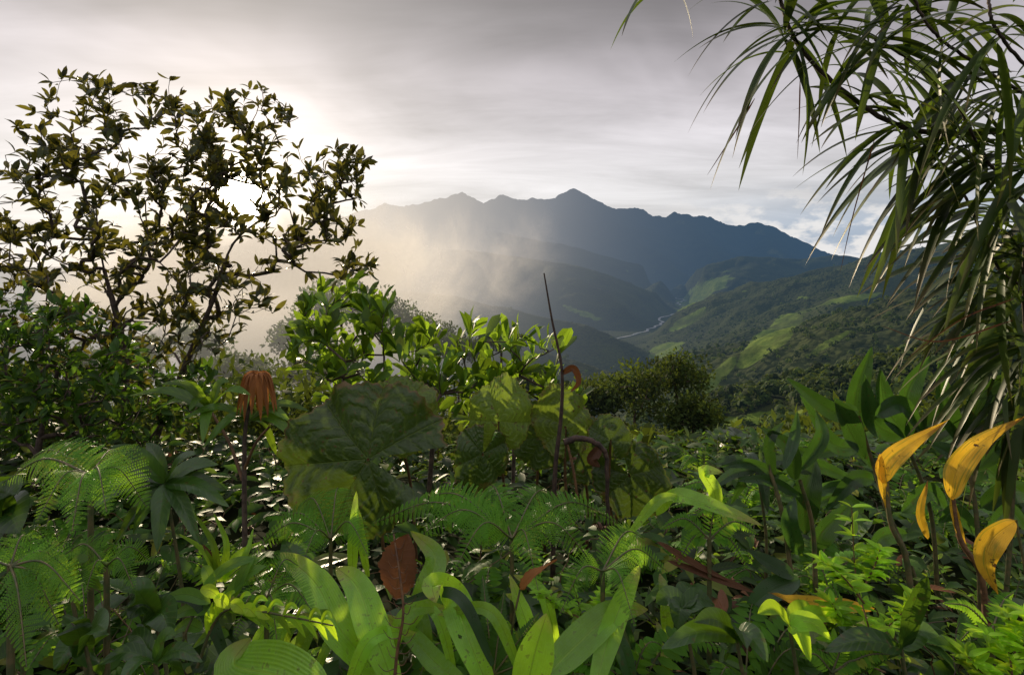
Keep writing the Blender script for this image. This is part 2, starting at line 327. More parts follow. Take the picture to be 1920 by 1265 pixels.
o=t.n.new('ShaderNodeOutputMaterial');t.l.new(painted_haze(t,b.outputs[0]),o.inputs[0])  # aerial veil painted onto the terrain as emission
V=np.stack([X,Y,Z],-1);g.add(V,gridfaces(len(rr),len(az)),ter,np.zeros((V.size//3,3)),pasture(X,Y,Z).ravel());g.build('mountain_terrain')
# river
rm,t=newmat('river_water');b=t.n.new('ShaderNodeBsdfPrincipled');t.set(b.inputs['Base Color'],t.mix(t.sm(t.noise(t.pos(),.02,3),.4,.6),(.24,.25,.24),(.10,.13,.13)));b.inputs['Roughness'].default_value=.5
o=t.n.new('ShaderNodeOutputMaterial');t.l.new(painted_haze(t,b.outputs[0],9000.),o.inputs[0])  # water gets the same painted distance veil
g=Geo();pts=np.c_[RIVP,np.full(len(RIVP),FLOOR+3.)];C=spline(pts,200);C[:,0]+=70*perlin(C[:,1]/170,C[:,1]*0);T=nz(np.gradient(C,axis=0));S=np.cross(T,[0,0,1]);w=(9+9*perlin(C[:,1]/120,C[:,1]*0+3))[:,None]
V=np.stack([C-S*w,C+S*w],1);g.add(V,gridfaces(200,2),rm,np.zeros((400,3)),.5);g.build('river')
# distant forest
g=Geo();nT=10500
u=R(-100,2050,nT);u[:8500]=R(1180,1950,8500);Yt=np.exp(R(math.log(60),math.log(3300),nT));Xt=(u-960)/F*Yt;Zt=H(Xt,Yt)
ok=(pasture(Xt,Yt,Zt)<.45)&(Zt>FLOOR+4);Xt,Yt,Zt=Xt[ok],Yt[ok],Zt[ok];n=len(Xt)
hgt=R(6,13,n)*np.where(Yt<250,.55,1.);k=34
dirs=nz(rng.normal(0,1,(n,k,3)));dirs[...,2]=np.abs(dirs[...,2])*1.1-.25
P=np.stack([Xt,Yt,Zt],-1)[:,None]+dirs*(hgt*.5)[:,None,None]*R(.65,1.1,(n,k,1))*np.array([1,1,.9]);P[...,2]+=(hgt*.45)[:,None]
tn=nz(np.cross(dirs,rng.normal(0,1,dirs.shape)));L=(hgt*.30)[:,None]*R(.7,1.3,(n,k))
rn=np.repeat(R(0,.85,n),k)
leaves(g,P.reshape(-1,3),tn.reshape(-1,3),dirs.reshape(-1,3),L.ravel(),L.ravel()*.8,.8,0,2,2,'ell','far',rn);g.build('distant_forest')
# ---------------------------------------------------------------- trees
def ground(x,y): return float(H(np.array([float(x)]),np.array([float(y)]))[0])
def grow(g,trunk,targets,r_tip=.0024,kk=.42,mat='bark',step=.11,wob=.018):
    nodes=[];par=[]
    C=spline(trunk,max(8,int(np.linalg.norm(np.array(trunk[-1])-trunk[0])/step)))
    for i,c in enumerate(C): nodes.append(c);par.append(i-1)
    T=np.array(targets);o=np.argsort(np.linalg.norm(T-C[len(C)//2],axis=1));tips=[]
    for ti in o:
        tg=T[ti];A=np.array(nodes);st=len(C)//3
        d=np.linalg.norm(A-tg,axis=1);d[:st]+=9;d+=.35*np.maximum(A[:,2]-tg[2],0)
        j=int(np.argmin(d));a=A[j];Ld=np.linalg.norm(tg-a);m=max(2,int(Ld/step))
        pd=nz(a-A[par[j]]) if par[j]>=0 else np.array([0,0,1.]);mid=a+(tg-a)*.45+pd*Ld*.18+rng.normal(0,.05*Ld,3)
        path=spline([a,mid,tg],m+1)[1:];path[:-1]+=rng.normal(0,wob,path[:-1].shape);pr=j
        for q in path: nodes.append(q);par.append(pr);pr=len(nodes)-1
        tips.append(pr)
    A=np.array(nodes);cnt=np.zeros(len(A))
    for x in tips: cnt[x]+=1
    for i in range(len(A)-1,0,-1):
        if par[i]>=0: cnt[par[i]]+=cnt[i]
    rad=r_tip*np.maximum(cnt,1)**kk
    idx=np.arange(1,len(A));pp=np.array(par)[1:];B,E=A[pp],A[idx]
    T=nz(E-B);S=nz(np.cross(T,[.3,.8,.1]));U=np.cross(S,T);a=np.linspace(0,2*np.pi,6)
    ring=np.cos(a)[None,:,None]*S[:,None]+np.sin(a)[None,:,None]*U[:,None]
    r1=np.minimum(rad[pp],rad[idx]*1.25)
    V=np.stack([B[:,None]+ring*r1[:,None,None],E[:,None]+ring*rad[idx][:,None,None]],1)
    f=gridfaces(2,6);g.add(V,f[None]+(np.arange(len(idx))*12)[:,None,None],mat,np.zeros((V.size//3,3))+[.5,.5,.1],.5)
    return A,par,tips
def whorls(g,A,par,tips,per,L,Wd,mat,shape='ell',up=.5,spread=1.,bend=.5,back=3,rows=4,nj=.45):
    P=[];D=[];N=[]
    for x in tips:
        tipd=nz(A[x]-A[par[x]]);k=rng.integers(per[0],per[1]+1);j=x;stations=[A[x]]
        for _ in range(back):
            if par[j]>0: j=par[j];stations.append(A[j])
        for q in range(k):
            s=stations[0] if q<k*.5 else stations[rng.integers(0,len(stations))]
            r=nz(rng.normal(0,1,3));d=nz(tipd*.7+r*spread+np.array([0,0,up]))
            P.append(s+rng.normal(0,.008,3));D.append(d);N.append(np.array([0,0,1.])+rng.normal(0,nj,3))
    n=len(P);l=L*R(.6,1.25,n);leaves(g,P,D,N,l,l*Wd*R(.85,1.15,n),R(.1,bend*2,n),.3,rows,3,shape,mat)
def clus(lst,Y,dy=.5,per=12,avoid=30):
    T=[]
    for c in lst:
        u,v,r=c[:3];Yc=c[3] if len(c)>3 else Y;m=c[4] if len(c)>4 else per
        for _ in range(max(2,int(m*(r/60.)**1.3))):
            a=R(0,6.28);q=r*math.sqrt(R(0,1));uu,vv=u+q*math.cos(a)*1.1,v+q*math.sin(a)
            if math.hypot(uu-450,vv-370)<avoid: continue
            T.append(W(uu,vv,Yc+R(-dy,dy)))
    return T
g=Geo();root=W(215,900,5.6);root[2]=ground(root[0],root[1])-.05
tg=clus([(130,185,45),(185,175,30),(85,250,50),(60,300,40),(170,270,65),(250,205,50),(315,180,35),(330,250,55),(245,310,70),(130,350,80),(40,390,70),(300,380,60),(230,430,85),(110,470,90),(20,480,80),(320,480,60),(200,540,80),(60,580,95),(300,580,65),(150,640,80),(30,680,70),(-60,420,80),(-60,600,80),(250,690,60),(400,300,45),(380,240,35),(360,440,50),(380,520,45),(410,340,40),(400,395,35)],5.4,.6,18)
A,par,tips=grow(g,[root,W(235,740,5.5),W(225,620,5.4),W(190,480,5.4),W(175,330,5.4)],tg)
whorls(g,A,par,tips,(5,9),.12,.34,'tree','ell',nj=.8);g.build('small_tree')
g=Geo();root=W(270,900,5.2);root[2]=ground(root[0],root[1])-.05
tg=clus([(425,220,45),(480,205,45),(525,225,28),(515,280,42),(450,275,48),(395,290,42),(365,350,40),(375,420,42),(500,335,35),(520,340,30),(560,330,24),(590,360,30),(640,305,38),(670,320,25),(650,360,40),(600,400,40),(640,440,40),(670,490,30),(550,430,42),(570,480,32),(440,540,35),(390,520,45),(340,560,50),(420,600,40),(660,520,24),(690,505,18),(500,510,25),(620,290,20),(350,650,55),(490,570,22),(475,430,32),(495,400,30),(415,330,30),(450,320,26),(430,420,26)],5.0,.4,20)
A,par,tips=grow(g,[root,W(300,800,5.2),W(345,690,5.1),W(400,560,5.0),W(435,460,5.0),W(490,410,5.0)],tg)
whorls(g,A,par,tips,(5,9),.11,.35,'tree','ell',nj=.8);g.build('small_tree')
g=Geo();root=W(60,930,4.3);root[2]=ground(root[0],root[1])-.05
tg=clus([(40,600,60),(130,620,60),(40,680,80),(140,700,80),(230,660,60),(210,760,70),(80,780,70),(310,720,55),(340,770,50),(10,800,60),(-50,700,80),(270,800,50),(380,720,35)],4.4,.6,19)
A,par,tips=grow(g,[root,W(75,820,4.4),W(110,690,4.4)],tg)
whorls(g,A,par,tips,(6,10),.11,.32,'dark','ell',nj=.8);g.build('leafy_shrub')
for lst,rt,tr in [([(600,585,35),(570,600,25),(660,570,35),(700,590,30),(640,640,45),(590,680,45),(720,640,35),(690,690,45),(620,730,40)],(640,900),(645,760)),([(770,650,32),(820,650,35),(800,700,45),(870,660,32),(740,710,40),(860,720,40),(930,700,35),(800,760,40),(940,645,26),(700,760,30)],(800,900),(815,780)),([(985,665,28),(1030,670,24),(1000,710,32),(950,740,35),(1030,730,25),(900,760,35),(1060,760,25)],(960,900),(965,800))]:
    g=Geo();Yc=4.2;root=W(rt[0],rt[1],Yc);root[2]=ground(root[0],root[1])-.05
    A,par,tips=grow(g,[root,W(tr[0],tr[1],Yc)],clus(lst,Yc,.35,11),wob=.01,r_tip=.0035)
    whorls(g,A,par,tips,(6,9),.18,.36,'mid','obov',up=.75,spread=.8,bend=.35,rows=6);g.build('glossy_shrub')
def crown(name,u,v,Y,rx,rz,nl=1600,ls=.2,mat='far',lobes=14):
    g=Geo();c=W(u,v,Y);a=rx*Y/F;b=rz*Y/F;cc=[]
    for _ in range(lobes):
        d=nz(rng.normal(0,1,3));d[2]=abs(d[2])*.9-.15;q=R(.35,.95);cc.append(c+d*[a*q,a*q,b*q])
    cc=np.array(cc);base=np.array([c[0],c[1],ground(c[0],c[1])])
    A,par,tips=grow(g,[base,c-[0,0,b*.9],c-[0,0,b*.4]],cc,r_tip=.015,step=.4,wob=.04)
    per=nl//lobes;D=nz(rng.normal(0,1,(lobes,per,3)));rad=R(.18,.42,(lobes,1,1))*min(a,b)*1.15
    P=cc[:,None]+D*rad*R(.55,1.2,(lobes,per,1));D2=nz(D+rng.normal(0,.7,D.shape)+[0,0,.3]);rn=np.clip(np.repeat(R(.0,.8,lobes),per)+R(-.15,.2,lobes*per),0,.88)
    l=ls*R(.6,1.3,lobes*per)
    leaves(g,P.reshape(-1,3),D2.reshape(-1,3),(D+rng.normal(0,.5,D.shape)).reshape(-1,3),l,l*.5,.6,0,2,2,'ell',mat,rn);g.build(name)
for a in [(1190,745,23,95,70),(1270,715,26,60,75),(1110,760,20,60,55),(1300,785,22,60,50),(640,580,26,90,70),(720,610,30,80,60),(790,640,32,70,55),(560,640,24,70,55),(440,700,18,70,50),(860,660,30,50,35),(1230,840,16,90,50),(1080,840,14,70,50),(1010,720,24,60,35),(600,700,16,80,50),(340,660,24,90,60),(940,640,28,50,25),(1380,850,14,70,40),(200,700,20,110,60)]:
    crown('misty_tree' if a[0]<1000 else 'hillside_tree',*a,nl=2600,ls=.2 if a[2]>19 else .14,lobes=24)
g=Geo();n=640;u=R(-200,2100,n);Yt=np.exp(R(math.log(5.5),math.log(90),n));Xt=(u-960)/F*Yt;Zt=H(Xt,Yt)
vl=np.interp(u,[0,500,900,1050,1340,1420,1600,1920],[640,650,700,790,830,790,730,690])+R(0,60,n)
ht=np.minimum(R(1.,3.5,n),CZ-(vl-490)/F*Yt-Zt);ok=ht>.3;Xt,Yt,Zt,ht=Xt[ok],Yt[ok],Zt[ok],ht[ok];n=len(Xt);k=240
D=nz(rng.normal(0,1,(n,k,3)));D[...,2]=np.abs(D[...,2]);P=np.stack([Xt,Yt,Zt],-1)[:,None]+D*((.6+.06*Yt)[:,None,None]*np.array([.8,.8,0])+ht[:,None,None]*np.array([0,0,1.]))*R(.5,1.,(n,k,1))
P=P.reshape(-1,3);D=D.reshape(-1,3);l=np.repeat(.11+Yt*.005,k)*R(.6,1.3,n*k)
leaves(g,P,nz(D+rng.normal(0,.8,D.shape)),D+rng.normal(0,.6,D.shape),l,l*.45,.6,0,2,2,'ell','far',np.clip(np.repeat(R(.1,.85,n),k)+R(-.15,.15,n*k),0,.88));g.build('hillside_undergrowth')
# ---------------------------------------------------------------- understory
def vlim(u,Y):
    a=np.interp(u,[-300,0,350,560,1050,1350,1450,1600,1920,2200],[780,790,820,820,800,800,785,790,780,780])
    b=np.interp(Y,[1.3,1.7,2.2,3,4,5.2],[1340,1250,1150,1030,915,780]);return np.maximum(a,b)
def understory(name,n,mat,shape,Lr,ar,k,ylo=1.5,yhi=8.5,ul=(-200,2120),hmin=.10,seedbend=.7):
    g=Geo();P=[];D=[];N=[];LL=[];rn=[]
    Ys=np.sqrt(R(ylo**2,yhi**2,n));us=R(ul[0],ul[1],n);Xs=(us-960)/F*Ys;Zs=H(Xs,Ys)
    for x,y,z,u in zip(Xs,Ys,Zs,us):
        top=CZ-(vlim(u,y)+R(0,90)-490)/F*y;h=top-z
        if h<hmin or (u<290 and y<2.3 and R(0,1)<.7): continue
        for s in range(rng.integers(2,4)):
            b=np.array([x+R(-.05,.05),y+R(-.05,.05),z-.03]);e=b+np.array([R(-.22,.22),R(-.22,.22),h*R(.6,1.)]);mid=(b+e)/2+rng.normal(0,.03,3)
            tube(g,[b,mid,e],.005,.002,'stem',4,6);r0=R(0,1);l0=R(*Lr)
            for q in range(k):
                tt=1-(R(0,1)**1.4)*.85;c=b+(e-b)*tt+rng.normal(0,.015,3);a=R(0,6.283)
                P.append(c);D.append([math.cos(a),math.sin(a),R(-.1,.9)*(1 if tt<.9 else 1.3)]);N.append([R(-.5,.5),R(-.7,.4),1]);LL.append(l0*R(.75,1.15));rn.append(np.clip(r0+R(-.25,.25),0,1))
    LL=np.array(LL);leaves(g,P,D,N,LL,LL*ar*R(.85,1.15,len(LL)),R(.1,seedbend*1.8,len(LL)),.3,5,3,shape,mat,np.array(rn));return g.build(name)
understory('dark_undergrowth',430,'dark','ovate',(.06,.15),.40,11)
understory('green_undergrowth',300,'mid','lance',(.06,.14),.28,12)
understory('bright_undergrowth',170,'bright','lance',(.035,.08),.32,12,1.8,8)
understory('broadleaf_undergrowth',110,'darkbig','ovate',(.14,.26),.52,6,2.,6.5)
understory('dry_undergrowth',60,'brown','lance',(.06,.15),.3,4,1.8,6)
g=Geo();n=16000;Yt=np.sqrt(R(1.4**2,11**2,n));u=R(-150,2080,n);Xt=(u-960)/F*Yt;Zt=H(Xt,Yt);a=R(0,6.283,n)
l=R(.07,.2,n);leaves(g,np.stack([Xt,Yt,Zt+R(.0,.3,n)*np.clip(Yt/2.5,.4,1)],-1),np.stack([np.cos(a),np.sin(a),R(-.1,.9,n)],-1),np.stack([R(-.5,.5,n),R(-.6,.3,n),np.ones(n)],-1),l,l*R(.25,.5,n),R(.2,1.2,n),.25,3,3,'ell','dark');g.build('ground_cover')
g=Geo()
for _ in range(60):
    Y=R(1.9,5.5);u=R(-100,2050);x=(u-960)/F*Y;z=ground(x,Y);top=CZ-(vlim(u,Y)+R(0,50)-490)/F*Y
    for q in range(5):
        a=R(0,6.28);r=R(.2,.45);b=np.array([x,Y,max(z,top-.35)]);m=b+[math.cos(a)*r*.5,math.sin(a)*r*.5,(top-b[2])*.9];e=b+[math.cos(a)*r*1.1,math.sin(a)*r*1.1,(top-b[2])*.65]
        frond(g,[b,m,e],r*.30,npin=18,bip=False)
g.build('fern_undergrowth')
g=Geo()
for _ in range(110):
    Y=R(1.9,5.);u=R(-50,2000);x=(u-960)/F*Y;z=ground(x,Y);top=CZ-(vlim(u,Y)-20-490)/F*Y;h=max(top-z,.2);dx=R(-.5,.5)
    tube(g,[np.array([x,Y,z-.03]),np.array([x+dx*.3,Y+R(-.1,.1),z+h*R(.3,.7)]),np.array([x+dx,Y+R(-.2,.2),z+h*R(.6,1.05)])],R(.003,.006),.0012,'dead' if R(0,1)<.6 else 'redstem',5,14,.006)
g.build('dead_twigs')
def fernplant(name,base,tips,pl,Y,bip=True,npin=24,h=.12,mat='fern',rn=(.5,.95)):
    g=Geo();b=W(*base,Y);gd=np.array([b[0],b[1],ground(b[0],b[1])]);tube(g,[gd,b],.012,.008,'stem')
    for t in tips:
        e=W(t[0],t[1],Y+(t[2] if len(t)>2 else 0));m=(b+e)/2+[0,0,h];frond(g,[b,m,e],pl,npin=npin,bip=bip,nh=(0,-.75,.8),mat=mat,rn=R(*rn))
    g.build(name)
fernplant('tree_fern',(170,890),[(5,905,.2),(70,975,-.2),(135,995,-.3),(275,950,-.1),(240,870,.4),(40,870,.5),(200,960,-.3)],.125,1.95,h=.07,rn=(.8,1.))
fernplant('wood_fern',(20,1060),[(-80,1120),(135,1075,.1),(110,1170,-.1),(50,1250,-.2),(150,1125,-.1),(60,1020,.1)],.095,1.55,h=.05,rn=(.7,1.))
fernplant('wood_fern',(200,1060),[(120,1040,.1),(280,1050,.1),(250,1100,-.1),(160,1110,-.1)],.07,1.8,h=.05,rn=(.5,.9))
fernplant('wood_fern',(960,1010),[(760,950,.3),(850,1070,-.2),(780,1010,.1),(1010,1110,-.3),(1120,1065,-.1),(1160,980,.3),(1050,940,.4),(900,925,.5),(700,980,.3)],.12,2.4,h=.12)
fernplant('wood_fern',(620,1010),[(560,950,.2),(640,920,.3),(500,1000,.1),(560,1080,-.2),(690,1040,-.2),(470,1040)],.10,2.5,h=.1)
fernplant('wood_fern',(1130,1070),[(1050,1150,-.1),(1190,1170,-.2),(1250,1070,.1),(1210,1010,.2)],.09,2.1,h=.08)
fernplant('wood_fern',(500,1120),[(430,1080,.1),(560,1060,.1),(590,1150,-.1),(440,1190,-.1),(520,1210,-.2)],.08,2.0,h=.07)
fernplant('sword_fern',(925,1265),[(905,1080,.2),(945,1110,.1),(985,1240,-.05),(860,1190),(1010,1150)],.055,1.9,False,22,.0,'dark')
fernplant('sword_fern',(1860,1180),[(1770,1130),(1800,1200),(1900,1110,.1),(1920,1200)],.045,1.9,False,16,.03)
fernplant('sword_fern',(1560,1260),[(1640,1250),(1700,1230),(1500,1230),(1600,1200)],.045,1.8,False,16,.03)
fernplant('sword_fern',(1330,1010),[(1240,990),(1270,1060),(1400,1060),(1420,1000),(1350,950)],.06,2.4,False,18,.06)
# ---------------------------------------------------------------- feature blades
def px(w,Y): return w/F*Y
def plant(name,items,mat='strap',shape='strap',Y=2.,stem=None,**kw):
    g=Geo()
    for it in items:
        pts,w=it[0],it[1];o=it[2] if len(it)>2 else {}
        k=dict(mat=mat,shape=shape);k.update(kw);k.update(o);yy=k.pop('Y',Y)
        P=[W(p[0],p[1],yy+(p[2] if len(p)>2 else 0)) for p in pts];blade(g,P,px(w,yy),**k)
    if stem:
        for s in stem:
            yy=s[3] if len(s)>3 else Y;P=[W(p[0],p[1],yy+(p[2] if len(p)>2 else 0)) for p in s[0]];tube(g,P,s[1]/F*yy/2,s[2]/F*yy/2,s[4] if len(s)>4 else 'stem')
    return g.build(name)
plant('strap_leaf_plant',[
 ([(735,1290,0),(640,1180,0),(590,1090,.1),(525,1035,.2)],68,dict(shape='strap',rn=.7)),
 ([(745,1300,-.1),(700,1180,-.05),(670,1100,.05),(630,1062,.15)],62,dict(rn=.75)),
 ([(760,1180,.1),(800,1100,.15),(815,1040,.25),(770,995,.3)],52,dict(nh=(.2,-1,.2))),
 ([(920,1300,-.15),(880,1200,-.1),(850,1120,0),(812,1098,-.12),(818,1130,-.17)],60,dict(nh=(0,-.8,.6),rn=.8)),
 ([(1010,1230,0),(985,1160,0),(955,1075,.05)],34,dict(nh=(.3,-1,.2),shape='lance')),
 ([(985,1300,-.2),(1005,1215,-.2),(1025,1150,-.2)],66,dict(nh=(.1,-1,.2),shape='ovate',rn=.85)),
 ([(1110,1310,-.1),(1140,1200,0),(1170,1120,.05),(1200,1058,.1)],46,dict(nh=(-.3,-1,.2),rn=.7)),
 ([(1020,1270,-.1),(1080,1210,0),(1150,1150,.05),(1215,1142,.1)],66,dict(nh=(0,-.6,.8),shape='lance',rn=.4)),
 ([(880,1290,-.1),(820,1245,0),(770,1190,.1),(720,1150,.1)],40,{}),
 ([(660,1100,.4),(662,1000,.4),(668,920,.5)],26,dict(nh=(.5,-1,0))),
 ([(690,1080,.4),(680,1010,.4),(672,950,.45)],26,dict(nh=(-.4,-1,0))),
 ([(610,1310,-.3),(520,1265,-.25),(440,1245,-.2),(470,1195,-.15)],90,dict(nh=(0,-.7,.7),shape='ovate',rn=.6)),
],wave=.035,nh=(.1,-.7,.7))
it=[]
for i in range(34):
    u=R(430,1300);v=R(1180,1290);a=R(-1.1,1.1);l=R(110,210);z0=R(-.1,.5)
    it.append(([(u,v+40,z0),(u+l*.4*math.sin(a),v-l*.45,z0+.05),(u+l*math.sin(a)*1.05,v-l*.75*math.cos(a),z0+.15)],R(18,34),dict(rn=R(.1,.8),mat='strap' if R(0,1)<.65 else 'cane',nh=(R(-.4,.4),-.8,.6))))
plant('strap_leaf_plant',it,Y=1.95,wave=.03)
plant('strap_leaf_plant',[([(410,1090),(400,1020),(360,955,.1)],16),([(415,1090),(425,1020),(400,960,.1)],16),([(420,1085),(445,1040),(490,1015,.1)],18),([(410,1080),(380,1030),(335,1000,.1)],14),([(420,1090),(460,1040),(475,990,.1)],16),([(405,1085),(400,1050),(380,1020)],18,dict(mat='brown'))],mat='bright',shape='grass',Y=2.3,nh=(.2,-1,.4))
plant('strap_leaf_plant',[([(1345,960),(1338,920),(1320,885),(1355,885,-.05)],34),([(1230,960,.1),(1270,930),(1340,950,-.1),(1430,985,-.2)],34),([(1180,1000),(1240,935),(1300,940)],20),([(1500,1085),(1440,1110),(1395,1150)],44,dict(shape='lance',mat='cane')),([(1490,1080),(1450,1060),(1400,1030)],34,dict(shape='lance',mat='cane')),([(1250,1050),(1360,1090),(1415,1110)],16,dict(mat='brown',shape='lance',rn=.2)),([(1232,1015),(1300,1055),(1370,1090)],15,dict(mat='brown',shape='lance',rn=.3))],Y=2.4,nh=(.1,-.7,.7),wave=.02)
g=Geo();C=tube(g,[W(370,1250,1.9),W(400,1170,1.9),W(440,1140,1.85),(W(540,1155,1.8)),W(625,1172,1.75)],.006,.002,'stem',6,30);tube(g,[W(330,1260,1.95),W(350,1180,1.95),W(390,1110,2.)],.006,.003,'stem')
T=nz(np.gradient(C,axis=0))
for i in range(5,29,2):
    for s in(-1,1):
        d=nz(T[i]*.9+np.array([s*.1-.3,-.3*s,s*.5]));l=.13*(1-abs(i-14)/30)
        blade(g,[C[i],C[i]+d*l*.5+[0,0,.02],C[i]+d*l],.022,nh=(0,-.7,.8),shape='lance',mat='bright' if i%4 else 'mid')
for a,b_,w in [((395,1130),(300,1125),26),((400,1145),(305,1170),26),((420,1125),(500,1060),28),((400,1120),(380,1060),24),((440,1120),(480,1040),22),((380,1100),(490,1045),24),((380,1180),(320,1190),26),((430,1190),(360,1215),24)]:
    p,q=W(*a,1.95),W(*b_,2.);blade(g,[p,(p+q)/2+[0,0,.025],q],px(w,1.95),nh=(0,-.7,.8),shape='lance',mat='mid',rn=.8)
for a,b_ in [((375,1105),(412,1120)),((400,1120),(430,1140)),((430,1130),(460,1150)),((455,1140),(480,1155)),((478,1145),(505,1160))]:
    p,q=W(*a,1.82),W(*b_,1.82);blade(g,[p,(p+q)/2+[0,0,.01],q],px(22,1.85),nh=(0,-.9,.5),shape='ell',mat='bright',rn=.97)
g.build('arching_cane_plant')
def palmate(name,cu,cv,Y,tips,w,mat='darkbig',h=.03,shape='lance'):
    g=Geo();c=W(cu,cv,Y);b=np.array([c[0]+.05,c[1]+.05,ground(c[0],c[1])-.03]);tube(g,[b,(b+c)/2+[.03,0,0],c],.010,.005,'stem')
    for t_ in tips:
        e=W(t_[0],t_[1],Y+(t_[2] if len(t_)>2 else R(-.15,.15)));blade(g,[c,(c+e)/2+[0,0,h],e],px(w*R(.9,1.1),Y),nh=(R(-.25,.25),-.6,.8),shape=shape,mat=mat,fold=.3,wave=.03)
    g.build(name)
palmate('palmate_plant',310,905,2.3,[(205,835),(180,870),(200,915),(165,955),(210,1030),(295,1035),(375,1020),(425,920),(410,870),(370,850),(275,830),(430,950),(250,1000)],34)
palmate('palmate_plant',290,1240,1.6,[(185,1245),(240,1190),(330,1190),(380,1240),(350,1290),(220,1290)],32)
palmate('bird_nest_plant',130,1095,1.8,[(80,1075),(95,1055),(165,1050),(185,1075),(190,1105),(150,1145),(95,1130),(75,1105)],30,'mid')
palmate('broadleaf_plant',290,1150,1.8,[(225,1105),(320,1190),(280,1215),(240,1160)],55,shape='ovate')
palmate('broadleaf_plant',160,1210,1.7,[(100,1255),(190,1265),(200,1180),(120,1170)],60,shape='ovate')
palmate('broadleaf_plant',0,960,2.2,[(30,925),(38,1000),(-20,1040),(-40,900)],80,shape='ovate')
palmate('bromeliad',1420,880,2.9,[(1340,870),(1330,920),(1370,945),(1440,960),(1500,870),(1470,930),(1395,850)],24,'cane')
palmate('broadleaf_plant',1380,1190,1.8,[(1240,1215),(1300,1165),(1360,1240),(1440,1240),(1400,1215)],44,shape='ovate')
palmate('broadleaf_plant',1480,1170,1.8,[(1560,1200),(1420,1150),(1590,1170),(1520,1240),(1530,1150)],36,'bright',shape='ovate')
palmate('broadleaf_plant',1690,1215,1.8,[(1740,1080),(1545,1220),(1600,1265),(1760,1190)],44)
palmate('broadleaf_plant',1280,1140,2.0,[(1230,1130),(1300,1100),(1340,1135),(1270,1180),(1330,1160)],40,shape='ovate')
g=Geo();ap=W(482,703,3.2)
tube(g,[W(460,960,3.2)*[1,1,0]+[0,0,ground(*W(460,960,3.2)[:2])],W(458,880,3.2),W(462,790,3.2),ap-[0,0,.02]],.015,.008,'bark')
tube(g,[W(455,900,3.2),W(430,830,3.25),W(395,770,3.3)],.010,.006,'redstem');tube(g,[W(458,880,3.2),W(480,830,3.15),W(505,800,3.1)],.010,.006,'redstem')
for i in range(17):
    a=i/17*6.283+R(-.1,.1);o=np.array([math.cos(a),math.sin(a)*.8,0])*.085;e=ap+o*1.25-[0,0,.22*R(.8,1.08)]
    blade(g,[ap,ap+o*.6+[0,0,.004],ap+o*.95-[0,0,.08],e],.040,nh=(math.cos(a),math.sin(a),.2),shape='strap',mat='rust',rows=18,cols=5,fold=.4,rn=R(.3,1.))
for (cu,cv,tips) in [(470,785,[(340,785),(400,820),(545,790),(580,770),(380,840),(440,745),(560,830),(520,855)]),(395,765,[(240,742),(280,775),(320,715),(380,830),(355,770),(430,715),(470,740),(300,720)])]:
    c=W(cu,cv,3.25)
    for t_ in tips:
        e=W(t_[0],t_[1],3.25+R(-.3,.3));blade(g,[c,(c+e)/2+[0,0,.06],e],px(24,3.2),nh=(0,-.5,.9),shape='lance',mat='mid')
g.build('umbrella_plant')
def giant(name,leavesl):
    g=Geo()
    for (u,v,Y,R0,n,up,asp,mat,nv) in leavesl:
        c=W(u,v,Y);b=np.array([c[0]+R(-.05,.1),c[1]+.15,ground(c[0],c[1])-.05]);tube(g,[b,(b*.45+c*.55)+[R(-.04,.04),.06,0],c],.011,.007,'redstem')
        bigleaf(g,c,n,up,px(R0,Y),mat,asp=asp,nv=nv)
    g.build(name)
giant('giant_leaf_plant',[(690,860,3.0,190,(-.25,-.9,.25),(-.9,0,.15),.90,'big',7),(740,785,3.3,95,(.25,-.9,.35),(.6,0,.7),.9,'biglit',7)])
giant('giant_leaf_plant',[(935,790,3.3,90,(-.2,-1,.1),(.1,0,1),.75,'biglit',6),(905,850,3.2,75,(.3,-1,.1),(-.4,0,-1),.8,'big',6),(1060,800,3.3,82,(.2,-1,.15),(-.2,0,1),.8,'biglit',6),(1015,820,3.4,75,(-.3,-1,.2),(-.6,0,.4),.9,'big',7),(1145,825,3.3,48,(.1,-.9,.3),(.1,0,1),1.,'big',7),(1180,890,3.4,95,(.1,-1,.1),(.5,0,-.8),.8,'big',7),(1085,850,3.5,80,(.1,-1,.2),(.6,0,.6),.9,'big',7)])
g=Geo();b=W(1035,1000,3.);b[2]=ground(b[0],b[1])-.03
tube(g,[b,W(1040,900,3.),W(1052,780,3.),W(1053,690,3.),W(1035,600,3.),W(1020,512,3.)],.014,.0035,'dead',7,50)
blade(g,[W(1053,700,3.),W(1075,690,2.98),W(1085,715,2.98),W(1070,735,2.98)],.035,nh=(0,-1,0),shape='ovate',mat='brown',rn=.1,wave=.1);g.build('tall_dead_stalk')
g=Geo();b=W(1140,940,3.);b[2]=ground(b[0],b[1])
tube(g,[b,W(1138,900,3.),W(1132,845,3.),W(1095,822,3.),W(1058,828,3.)],.008,.017,'dead',7,40,.002)
tube(g,[W(1062,826,3.),W(1075,880,3.),W(1085,950,3.)],.007,.007,'redstem')
blade(g,[W(1125,838,3.),W(1110,860,2.97),W(1125,875,2.97)],.06,nh=(0,-1,0),shape='ovate',mat='brown',wave=.1,rn=.1);g.build('curled_dead_frond')
g=Geo();C=tube(g,[W(738,1290,1.8),W(745,1220,1.8),W(756,1150,1.8),W(750,1080,1.82),W(738,1000,1.86)],.006,.003,'redstem',6,60)
for i in range(4,58,2):
    s=1 if (i//2)%2 else -1;l=R(.03,.07)*(1.1-i/80);d=nz(np.array([s,R(-.6,.6),.15]))
    tube(g,[C[i],C[i]+d*l*.6-[0,0,.004],C[i]+d*l+[0,0,.02]],.002,.0008,'redstem',4,6)
